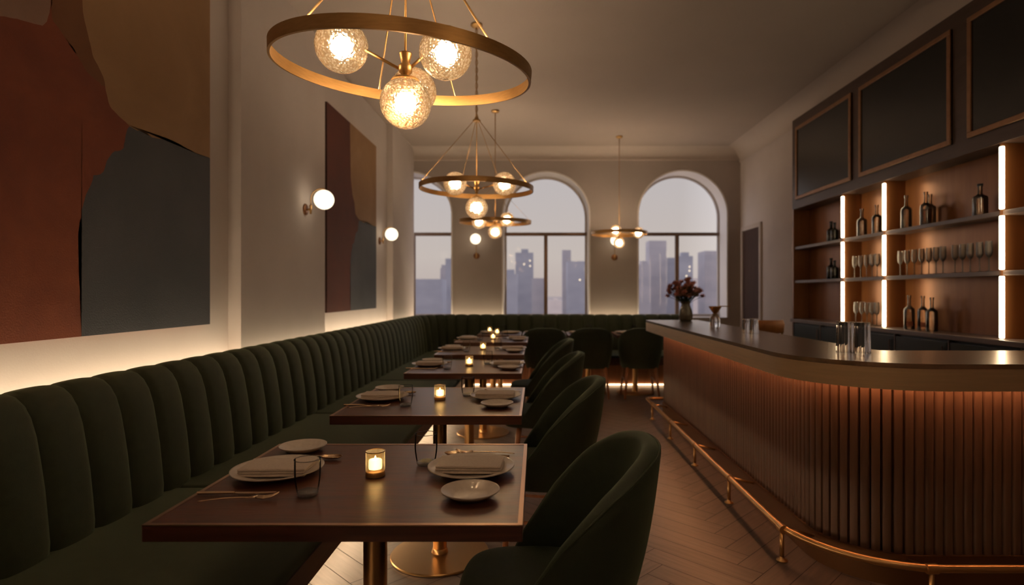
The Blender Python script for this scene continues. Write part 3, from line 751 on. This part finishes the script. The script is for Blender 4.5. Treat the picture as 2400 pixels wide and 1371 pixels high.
# foot rail
fr_ = thing('foot_rail', 'brass foot rail on posts running along the foot of the bar', 'rail', (1.165, 4.0, 0))
rp_ = bar_path(.505); rp_[0] = (1.36, rp_[0][1])
path = [(a, b_, .153) for a, b_ in rp_]
bm = bmesh.new(); pts = resample([(a, b_) for a, b_ in rp_], .03); tube(bm, [(p.x, p.y, .153) for p in pts], .0165, seg=14)
obj('rail', loc(bm, fr_), M['brass'], fr_, smooth=True)
xr = CXB-.505
def post(x_, y_, dx, dy):
    p = obj('post', loc(T([(x_, y_, 0), (x_, y_, .14)], .010, seg=12), fr_), M['brass'], fr_, smooth=True)
    obj('foot_flange', loc(LA([(0,0),(.026,0),(.026,.005),(.012,.009),(.010,.02)], 20, (x_, y_, 0)), fr_), M['brass'], p, smooth=True)
    bm = bmesh.new(); tube(bm, [(x_-dy*.022, y_+dx*.022, .153), (x_+dy*.022, y_-dx*.022, .153)], .0205, seg=16); obj('rail_collar', loc(bm, fr_), M['brass'], p, smooth=True, sharp=.8)
    obj('bracket', loc(T([(x_, y_, .153), (x_+dx*.15, y_+dy*.15, .118)], .008, seg=8), fr_), M['brass'], fr_, smooth=True)
for y_ in (2.76, 3.52, 4.28, 5.06, 5.84): post(xr, y_, 1, 0)
post(1.60, CYB-.505, 0, 1); post(2.45, CYB-.505, 0, 1)

# ------------------------------------------------------------------ back bar
XF, XBK = 2.85, 3.03
UP = [5.41, 4.765, 3.56, 2.45]
Y_E = 6.48; ZCT = .985
# worktop and base cabinets
bc = obj('back_counter', B(2.79, XR-.002, 1.4, Y_E-.08, .950, ZCT, bev=.004), M['shelf']); tag(bc, 'long brown lacquered worktop under the bottle shelves', 'counter')
ys = [6.38, 5.78, 5.18, 4.58, 3.98, 3.38, 2.78, 2.18, 1.5]
for i, (a, b_) in enumerate(zip(ys, ys[1:])):
    t = thing('base_cabinet', 'dark green-black base cabinet under the back worktop, %s from the far end' % ['first','second','third','fourth','fifth','sixth','seventh','eighth'][i], 'cabinet', (2.93, (a+b_)/2, 0), 0, 'base cabinets behind the bar')
    h = (a-b_)/2
    obj('body', B(-.09, .115, -h+.004, h-.004, .06, .948), M['blackcab'], t)
    dr = obj('door', B(-.112, -.092, -h+.012, h-.012, .08, .93, bev=.003), M['blackcab'], t)
    obj('handle', T([(-.122, -h+.05, .80), (-.122, -h+.05, .90)], .005, seg=8), M['shelf'], dr)
    obj('toe_kick', B(-.06, .10, -h+.01, h-.01, 0, .06), M['black'], t)
    obj('edge_strip', B(-.116, -.092, h-.010, h+.002, .08, .945), M['shelf'], t)
# shelving
sh = thing('shelving_unit', 'brown back-bar shelving with glowing vertical light strips', 'shelf', (2.95, 4.0, 0))
obj('back_panel', loc(B(XBK, XR-.003, 1.4, Y_E-.03, ZCT+.001, 2.189), sh), M['shelfback'], sh)
obj('end_panel', loc(B(XF, XR-.003, Y_E-.03, Y_E, 0, 2.189), sh), M['shelfback'], sh)
for z in (1.405, 1.775):
    obj('shelf_board', loc(B(XF+.012, XBK-.001, 1.4, Y_E-.032, z-.028, z, bev=.002), sh), M['shelf'], sh)
for y_ in UP:
    u_ = obj('upright', loc(B(XF+.006, XBK-.001, y_+.010, y_+.026, ZCT+.001, 2.188), sh), M['shelfback'], sh)
    for z0, z1 in ((ZCT+.006, 1.405-.034), (1.405+.006, 1.775-.034), (1.775+.006, 2.165)):
        obj('light_strip', loc(B(XF-.012, XF+.008, y_-.012, y_+.012, z0, z1, bev=.004), sh), M['shelfled'], u_)
# upper cabinets
uc = thing('upper_cabinet', 'dark brown upper cabinet run with brass-framed dark doors above the bottle shelves', 'cabinet', (2.95, 4.0, 2.2))
obj('carcass', loc(B(XF, XR-.003, 1.3, Y_E, 2.19, 3.18, bev=.003), uc), M['cabwood'], uc)
for a, b_ in ((6.37,5.25),(5.12,3.985),(3.83,2.70),(2.56,1.45)):
    z0, z1 = 2.285, 3.075
    dr = obj('door', loc(B(XF-.010, XF+.001, b_, a, z0, z1), uc), M['darkpanel'], uc)
    bm = bmesh.new(); q_ = .035
    for c_ in ((b_, a, z0, z0+q_), (b_, a, z1-q_, z1), (b_, b_+q_, z0+q_, z1-q_), (a-q_, a, z0+q_, z1-q_)): box(bm, XF-.020, XF-.001, *c_, bev=.004)
    obj('brass_frame', loc(bm, uc), textured('door_frame_bronze', (.30,.16,.085), (.36,.20,.11), .45, .6, nscale=20) if 'dfb' not in M else M['dfb'], dr)
    M['dfb'] = bpy.data.materials['door_frame_bronze']

# bottles and glasses on the shelves
def bottle(px, xx, z, H, R, label, dark=False, red=False, cap=False, amber=False):
    d = xx*F/(px-CX); nk = .30
    t = thing('liquor_bottle', label, 'bottle', (xx, d, z), 0, 'bottles on the back-bar shelves')
    k = H
    pr = [(0,0),(R*.95,0),(R,.006),(R,k*.58),(R*.92,k*.64),(R*.5,k*.70),(R*.32,k*.74),(R*.30,k*.97),(R*.36,k*.975),(R*.36,k)]
    if dark: obj('glass_body', LA(pr+[(0,k)], 24), M['darkbottle'], t, smooth=True, sharp=.8)
    else:
        obj('glass_body', LA(pr, 24), M['bottle'], t, smooth=True, sharp=.8)
        
        if amber: obj('spirit', LA([(0,.006),(R*.9,.006),(R*.9,k*.50),(0,k*.50)], 20), clear_amber, t, smooth=True, sharp=.8)
        if red:
            bm = bmesh.new(); rr_ = R*1.015; n_ = 8; va_ = [[bm.verts.new((rr_*math.cos(PI+.5+1.2*i/n_), rr_*math.sin(PI+.5+1.2*i/n_), z_)) for i in range(n_+1)] for z_ in (k*.10, k*.24)]
            for i in range(n_): bm.faces.new((va_[0][i], va_[0][i+1], va_[1][i+1], va_[1][i]))
            obj('red_paper_label', bm, M['label'], t, smooth=True)
    obj('stopper', LA([(0,k),(R*.38,k),(R*.38,k*1.06),(0,k*1.06)], 16), M['black'] if (cap or dark) else M['bottle'], t, smooth=True, sharp=.8)
    return t
clear_amber = clear_glass('amber_spirit', (.55,.30,.14), .1, ior=1.35)
bottle(2020, 2.93, 1.776, .235, .042, 'clear round-shouldered bottle on the top shelf of the narrow bay')
bottle(2055, 2.95, 1.776, .240, .040, 'clear bottle on the top shelf of the narrow bay, beside the light strip')
bottle(2124, 2.93, 1.776, .250, .040, 'clear bottle on the top shelf, leftmost in the wide bay')
bottle(2170, 2.92, 1.776, .235, .040, 'amber bottle on the top shelf, front one of the pair in the wide bay', amber=True)
bottle(2180, 2.98, 1.776, .225, .038, 'clear bottle on the top shelf, partly behind the amber one')
bottle(2297, 2.95, 1.776, .205, .044, 'squat black-stoppered bottle on the top shelf at the bright right end of the wide bay', cap=True)
bottle(2131, 2.92, ZCT+.001, .250, .039, 'clear bottle with a red label on the worktop, leftmost in the wide bay', red=True)
bottle(2163, 2.94, ZCT+.001, .245, .036, 'clear bottle with a red label on the worktop, middle of three', red=True)
bottle(2184, 2.92, ZCT+.001, .235, .038, 'clear bottle on the worktop, rightmost of three')
bottle(1948, 2.97, 1.776, .200, .042, 'black bottle on the upper shelf of the dark end bay', dark=True)
bottle(1956, 2.92, 1.776, .170, .036, 'shorter black bottle in front on the upper shelf of the dark end bay', dark=True)
bottle(1948, 2.97, 1.406, .200, .042, 'black bottle on the lower shelf of the dark end bay', dark=True)
bottle(1956, 2.92, 1.406, .170, .036, 'shorter black bottle in front on the lower shelf of the dark end bay', dark=True)
wg = None; GPR = [(0,.004),(.030,.002),(.033,0),(.033,.003),(.006,.008),(.0042,.02),(.0042,.088),(.008,.094),(.016,.104),(.0205,.122),(.0215,.150),(.0185,.200)]
def wine(px, xx, z, label, grp):
    global wg
    d = xx*F/(px-CX)
    if wg is None:
        wg = thing('wine_glass', label, 'glass', (xx, d, z), 0, grp)
        obj('bowl', LA([(.0042,.090)]+GPR[7:], 20), M['stem'], wg, smooth=True)
        obj('stem', LA([(.0042,.008),(.0036,.05),(.0042,.092)], 10), M['stem'], wg, smooth=True)
        obj('foot', LA([(0,0),(.024,0),(.024,.002),(.005,.007)], 20), M['stem'], wg, smooth=True, sharp=.8)
        return wg
    o = copy_tree(wg, (xx, d, z), None, label); o['group'] = grp; return o
for i, px in enumerate((2003, 2017, 2031, 2044, 2056)):
    wine(px, 2.93, 1.406, 'wine glass on the middle shelf of the narrow bay, %s of five' % ['leftmost','second','third','fourth','rightmost'][i], 'wine glasses on the middle shelf')
for i, px in enumerate((2006, 2020, 2032, 2044, 2055)):
    wine(px, 2.93, ZCT+.001, 'wine glass on the worktop in the narrow bay, %s of five' % ['leftmost','second','third','fourth','rightmost'][i], 'wine glasses on the worktop')
nth = ['leftmost','second','third','fourth','fifth','sixth','seventh','eighth','ninth','tenth','eleventh','rightmost']
for i, px in enumerate((2110, 2126, 2143, 2160, 2177, 2194, 2210, 2238, 2256, 2274, 2296, 2318)):
    wine(px, 2.93, 1.406, 'wine glass on the middle shelf of the wide bay, %s of twelve' % nth[i], 'wine glasses on the middle shelf')

# ------------------------------------------------------------------ things on the bar top
ZB = .983
def ribbed_glass(x, y, R, H, label, first=[]):
    t = thing('ribbed_highball_glass', label, 'glass', (x, y, ZB), 0, 'ribbed glasses on the bar')
    bm = bmesh.new(); seg = 96; rows = []
    for k in range(9):
        z = H*k/8; r = R*(.80+.20*(k/8)) if False else R*(1.0-.10*(k/8))
        rows.append([bm.verts.new(((r+.0035*abs(math.sin(6*2*PI*i/seg)))*math.cos(2*PI*i/seg), (r+.0035*abs(math.sin(6*2*PI*i/seg)))*math.sin(2*PI*i/seg), z)) for i in range(seg)])
    for a, b_ in zip(rows, rows[1:]):
        for i in range(seg): bm.faces.new((a[i], a[(i+1)%seg], b_[(i+1)%seg], b_[i]))
    bm.faces.new(rows[-1])
    obj('ribbed_wall', bm, M['ribbed'], t, smooth=True)
    bm = bmesh.new(); tube(bm, [((R+.001)*math.cos(2*PI*i/40), (R+.001)*math.sin(2*PI*i/40), .003) for i in range(40)], .0022, seg=6, closed=True)
    obj('rim', bm, M['glass'], t, smooth=True)
    return t
p = at(1981, 828, .288*F/(826-CY)); ribbed_glass(p.x, p.y, .0385, .148, 'upturned ribbed highball glass at the curve of the bar, left of the pair')
p = at(2019, 828, .288*F/(827-CY)); ribbed_glass(p.x, p.y, .0385, .145, 'upturned ribbed highball glass at the curve of the bar, right of the pair')
ribbed_glass((1750-CX)*4.10/F, 4.10, .0285, .105, 'short ribbed tumbler midway along the bar, left of the pair')
ribbed_glass((1767-CX)*4.05/F, 4.05, .0285, .108, 'short ribbed tumbler midway along the bar, right of the pair')
# mixing glass topped by a strainer
mg = thing('mixing_glass', 'glass mixing jar with a brass strainer cup on top, right of the flower vase', 'bar tool', ((1676-CX)*4.85/F, 4.85, ZB))
obj('glass_jar', LA([(0,0),(.040,0),(.043,.004),(.043,.068),(.036,.085),(.020,.096),(.018,.110)], 28), M['ribbed'], mg, smooth=True, sharp=.8)
obj('collar', LA([(.019,.094),(.024,.096),(.024,.112),(.019,.114)], 20), M['frame'], mg, smooth=True)
obj('strainer_cup', LA([(.012,.112),(.020,.120),(.040,.150),(.052,.168),(.052,.174),(.038,.156),(.012,.120)], 28), M['brass'], mg, smooth=True)
obj('handle', B(.03, .125, -.010, .010, .170, .178, bev=.003), M['brass'], mg)
# flower vase
va = thing('flower_vase', 'fluted glass vase of dusty pink flowers on the far end of the bar', 'vase', ((1607-CX)*5.95/F, 5.95, ZB))
bm = bmesh.new(); seg = 64; vp = [(.055,0),(.064,.02),(.068,.055),(.062,.10),(.048,.14),(.040,.165),(.044,.185),(.052,.20)]; rows = []
for r_, z in vp: rows.append([bm.verts.new(((r_+.003*abs(math.sin(7*2*PI*i/seg)))*math.cos(2*PI*i/seg), (r_+.003*abs(math.sin(7*2*PI*i/seg)))*math.sin(2*PI*i/seg), z)) for i in range(seg)])
for a, b_ in zip(rows, rows[1:]):
    for i in range(seg): bm.faces.new((a[i], a[(i+1)%seg], b_[(i+1)%seg], b_[i]))
bm.faces.new(rows[0]); obj('vase_body', bm, M['vase'], va, smooth=True)
rnd = random.Random(11)
for k in range(90):
    a = rnd.uniform(0, 2*PI); el = math.asin(rnd.uniform(-.05, 1)); rr = rnd.uniform(.07, .19)
    c_ = Vector((rr*math.cos(el)*math.cos(a)*1.05, rr*math.cos(el)*math.sin(a), .250+rr*math.sin(el)*.95))
    bm = bmesh.new()
    for q in range(3):
        for j in range(7):
            b1 = 2*PI*j/7+q; s_ = .040-.010*q; u = Vector((math.cos(b1), math.sin(b1), 0)); w = Vector((-u.y, u.x, 0))
            base = c_+Vector((0,0,.005*q)); tip = base+u*s_+Vector((0,0,.010+.008*q))
            vs = [bm.verts.new(base), bm.verts.new(base+u*s_*.6+w*s_*.38+Vector((0,0,.004))), bm.verts.new(tip), bm.verts.new(base+u*s_*.6-w*s_*.38+Vector((0,0,.004)))]
            bm.faces.new(vs)
    ball(bm, c_+Vector((0,0,.004)), .017, 8, 6, (1,1,.7))
    fl = obj('flower', bm, M['petal'], va)
    bm = bmesh.new(); tube(bm, [(c_.x*.15, c_.y*.15, .17), (c_.x*.6, c_.y*.6, .21+.3*(c_.z-.21)), tuple(c_)], .0022, seg=5); obj('flower_stem', bm, M['leaf'], fl)
bm = bmesh.new()
for k in range(320):
    a = rnd.uniform(0, 2*PI); rr = rnd.uniform(.02, .16); z = rnd.uniform(.20, .30)+rr*.25; u = Vector((math.cos(a), math.sin(a), rnd.uniform(-.4,.9))).normalized(); w = u.cross(Vector((0,0,1))).normalized()
    b0 = Vector((rr*math.cos(a), rr*math.sin(a), z)); s_ = rnd.uniform(.03, .05)
    bm.faces.new([bm.verts.new(b0), bm.verts.new(b0+u*s_*.5+w*s_*.22), bm.verts.new(b0+u*s_), bm.verts.new(b0+u*s_*.5-w*s_*.22)])
lf = obj('foliage', bm, M['leaf'], va); lf['kind'] = 'stuff'
# tan stool behind the bar
st = thing('bar_stool', 'tan leather bar stool with a low curved back, behind the bar', 'stool', (1.93, 5.05, 0), 0)
bm = bmesh.new(); rows = []
for i in range(25):
    a = PI+PI/2-.95+1.9*i/24; ca, sa = math.cos(a), math.sin(a)
    rows.append([bm.verts.new((r_*ca, r_*sa, z)) for r_, z in ((.19,.93),(.205,.93),(.212,1.0),(.205,1.035),(.195,1.04),(.185,1.03),(.185,1.0))])
for a, b_ in zip(rows, rows[1:]):
    for k in range(7): bm.faces.new((a[k], a[(k+1)%7], b_[(k+1)%7], b_[k]))
bm.faces.new(rows[0]); bm.faces.new(list(reversed(rows[-1])))
obj('backrest', bm, M['leather'], st, smooth=True)
obj('seat', LA([(0,.70),(.17,.70),(.19,.72),(.19,.75),(.16,.775),(0,.78)], 32), M['leather'], st, smooth=True)
for a in (PI*1.17, PI*1.83): obj('back_post', T([(.17*math.cos(a), .17*math.sin(a), .72), (.19*math.cos(a), .19*math.sin(a), .95)], .009, seg=8), M['pole'], st)
for a in (.25, .75, 1.25, 1.75): obj('leg', T([(.10*math.cos(a*PI), .10*math.sin(a*PI), .71), (.20*math.cos(a*PI), .20*math.sin(a*PI), 0)], .011, seg=8), M['pole'], st)
bm = bmesh.new(); tube(bm, [(.165*math.cos(i*PI/16), .165*math.sin(i*PI/16), .28) for i in range(32)], .008, seg=8, closed=True); obj('foot_ring', bm, M['pole'], st, smooth=True)

# ------------------------------------------------------------------ chandeliers
def globe(parent, c, R, arm_from=None, cap_dir=None):
    g = obj('glass_globe', LA([(R*math.sin(PI*i/28), -R*math.cos(PI*i/28)) for i in range(1, 28)], 48), M['globe'], parent, smooth=True)
    # closed sphere at its own centre so that the ripple pattern follows the globe
    g.location = c
    bm = bmesh.new(); ball(bm, (0,0,0), .029, 16, 10); obj('bulb', bm, M['bulb'], g, smooth=True)
    return g
def chandelier(label, x, y, z, R, tilt, spokes, arms, rods=True, rod_angles=(), full=True, gdrop=.17, gR=.090):
    t = thing('ring_chandelier', label, 'chandelier', (x, y, z), 0, 'brass ring chandeliers')
    tm = Matrix.Rotation(tilt[0], 3, 'X') @ Matrix.Rotation(tilt[1], 3, 'Y')
    bm = bmesh.new(); n = 96; rows = []
    for i in range(n):
        a = 2*PI*i/n
        rows.append([bm.verts.new(tm @ Vector((r_*math.cos(a), r_*math.sin(a), zz))) for r_, zz in ((R,-.019),(R+.001,.0205),(R-.0003,.0205),(R-.0003,.0192),(R-.0062,.0192),(R-.0062,.0205),(R-.007,.0205),(R-.008,-.0195))])
    for i in range(n):
        a, b_ = rows[i], rows[(i+1)%n]
        for k in range(8): bm.faces.new((a[k], a[(k+1)%8], b_[(k+1)%8], b_[k]))
    obj('brass_ring', bm, M['ring'], t, smooth=True, sharp=.6)
    bm = bmesh.new(); ra = [[bm.verts.new(tm @ Vector((r_*math.cos(2*PI*i/96), r_*math.sin(2*PI*i/96), .0195))) for i in range(96)] for r_ in (R-.0060, R-.0005)]
    for i in range(96): bm.faces.new((ra[0][i], ra[1][i], ra[1][(i+1)%96], ra[0][(i+1)%96]))
    obj('added_fill_strip', bm, M['added_fill'], t)  # added strip, hidden on top of the ring, for soft fill
    top = ZC-z; dz = .54 if rods else .06
    obj('canopy', LA([(0,top-.001),(.045,top-.001),(.048,top-.012),(.035,top-.026),(.008,top-.030),(0,top-.03)], 28), M['ring'], t, smooth=True, sharp=.8)
    obj('centre_rod', T([(0,0,.02), (0,0,top-.03)], .0042, seg=8), M['ring'], t, smooth=True)
    obj('hub', LA([(0,-.045),(.010,-.043),(.013,-.02),(.022,-.010),(.024,.012),(.014,.020),(.020,.045),(.022,.052),(.022,.056),(.006,.060)], 24), M['ring'], t, smooth=True)
    if rods:
        obj('suspension_disc', LA([(0,.535),(.030,.535),(.032,.545),(.018,.555),(.010,.575),(0,.575)], 24), M['ring'], t, smooth=True, sharp=.7)
        bm = bmesh.new(); q = []
        for i in range(60): s_ = i/59; q.append((.010*math.cos(s_*36), .010*math.sin(s_*36), .57+(top-.03-.57)*s_))
        tube(bm, q, .0022, seg=5); obj('twisted_wire', bm, M['ring'], t, smooth=True)
        bm = bmesh.new(); tube(bm, [(-a, -b_, c_) for a, b_, c_ in q], .0022, seg=5); obj('twisted_wire', bm, M['ring'], t, smooth=True)
        for k, a in enumerate(rod_angles):
            e_ = tm @ Vector(((R-.004)*math.cos(a), (R-.004)*math.sin(a), .018))
            s0 = Vector((.024*math.cos(a), .024*math.sin(a), .54))
            obj('suspension_rod', T([s0, e_], .0034 if full else .0025, seg=6), M['ring'], t, smooth=True)
    else:
        for k, a in enumerate(rod_angles):
            e_ = tm @ Vector(((R-.004)*math.cos(a), (R-.004)*math.sin(a), .018))
            obj('suspension_wire', T([Vector((0,0,.45)), e_], .0014, seg=5), M['ring'], t)
    for a in spokes:
        e_ = tm @ Vector(((R-.006)*math.cos(a), (R-.006)*math.sin(a), 0)); obj('spoke', T([Vector((0,0,0)), e_], .004, seg=6), M['ring'], t, smooth=True)
    for (ax, ay, az) in arms:
        c_ = Vector((ax, ay, az)); L_ = math.hypot(ax, ay)
        s0 = Vector((0,0,-.01)); k = (L_-gR*.9)/L_
        obj('globe_arm', T([s0, Vector((ax*k, ay*k, az*.85))], .0055, seg=8), M['ring'], t, smooth=True)
        globe(t, c_, gR)
    g = globe(t, Vector((0, 0, -gdrop)), gR*.97)
    obj('globe_cap', LA([(.006,-.04),(.010,-gdrop+gR+.004),(.045,-gdrop+gR-.006),(.05,-gdrop+gR-.014)], 24), M['ring'], t, smooth=True)
    return t
RA = [math.radians(a) for a in (243, 318, 116, 62)]
chandelier('large brass ring chandelier with rippled glass globes, nearest the camera', -.454, 2.02, 2.045, .437, (math.radians(4.7), math.radians(3.5)), [],
   [(-.222,.0,.080), (.142,-.02,.048), (-.03,.27,.018)], True, [math.radians(a) for a in (244, 316, 117, 75)], True, .118, .090)
chandelier('brass ring chandelier with rippled globes, second from the front', -.478, 4.66, 2.105, .455, (math.radians(1.0), math.radians(1.0)), [],
   [(-.165,-.05,.03), (.225,-.04,.03)], True, [math.radians(a) for a in (207, 333, 116, 64)], False, .155, .092)
chandelier('thin brass ring chandelier hanging low between the second chandelier and the left windows', -.485, 6.87, 2.105, .425, (math.radians(2.0), math.radians(0.6)), [math.radians(0), math.radians(180)],
   [(-.19,-.02,0.0), (.14,-.02,.025)], False, [math.radians(a) for a in (10, 170, 60, 300)], False, .12, .085)
chandelier('small brass ring chandelier over the aisle between the middle and right windows', 1.14, 8.0, 2.085, .385, (0, 0), [math.radians(0), math.radians(180)],
   [(-.075,-.19,.02), (.27,.02,.01)], False, [], False, .13, .078)

# ------------------------------------------------------------------ wall lamps
def sconce(label, base, out, side, rise, R=.077):
    """base: centre of the wall plate; out: unit vector off the wall; rise: globe height over the plate"""
    t = thing('globe_wall_lamp', label, 'wall lamp', base, 0, 'opal globe wall lamps')
    o_ = Vector(out)
    q = o_.to_track_quat('Z', 'Y').to_matrix()
    bm = LA([(0,0),(.046,0),(.046,.008),(.040,.014),(0,.014)], 28); bmesh.ops.rotate(bm, verts=bm.verts, matrix=q); obj('wall_plate', bm, M['plate_metal'], t, smooth=True, sharp=.8)
    gc = o_*.15+Vector((0,0,rise))
    bm = bmesh.new(); tube(bm, [o_*.01, o_*.045], .008, seg=10); tube(bm, [o_*.045-Vector((0,0,.035)), o_*.045+Vector((0,0,.035))], [.008,.012], seg=12); obj('arm_joint', bm, M['brass'], t, smooth=True)
    p = []
    ra = .085
    topz = rise+R+.010
    for i in range(14):
        a = PI-PI*.62*i/13; p.append(o_*(.045+ra+ra*math.cos(a))+Vector((0,0,topz-ra+ra*math.sin(a))))
    pts_ = [o_*.045+Vector((0,0,.03))]+p
    pts_.append(gc+Vector((0,0,R-.002)))
    bm = bmesh.new(); tube(bm, pts_, .0042, seg=8); obj('curved_arm', bm, M['brass'], t, smooth=True)
    bm = bmesh.new(); ball(bm, gc, R, 32, 20); obj('opal_globe', bm, M['opal'], t, smooth=True)
    return t
sconce('opal globe lamp on a curved brass arm, on the pilaster between the two paintings', (XL, 4.605, 1.928), (1,0,0), 0, .078)
sconce('opal globe lamp on the left wall beyond the second painting', (XN, 7.08, 1.90), (1,0,0), 0, .08)
sconce('opal globe lamp on the window wall between the left and middle windows', (-.893, YB, 1.82), (0,-1,0), 0, .24)
sconce('opal globe lamp on the window wall between the middle and right windows', (1.167, YB, 1.80), (0,-1,0), 0, .24)

# two unseen chandeliers added out of frame as fill light
ch = [o for o in C.objects if o.name == 'ring_chandelier'][0]
copy_tree(ch, (-.452, -.55, 2.085), None, 'added brass ring chandelier for fill light, unseen behind the viewpoint')
copy_tree(ch, (1.20, .42, 2.20), None, 'added brass ring chandelier for fill light, unseen off to the right')
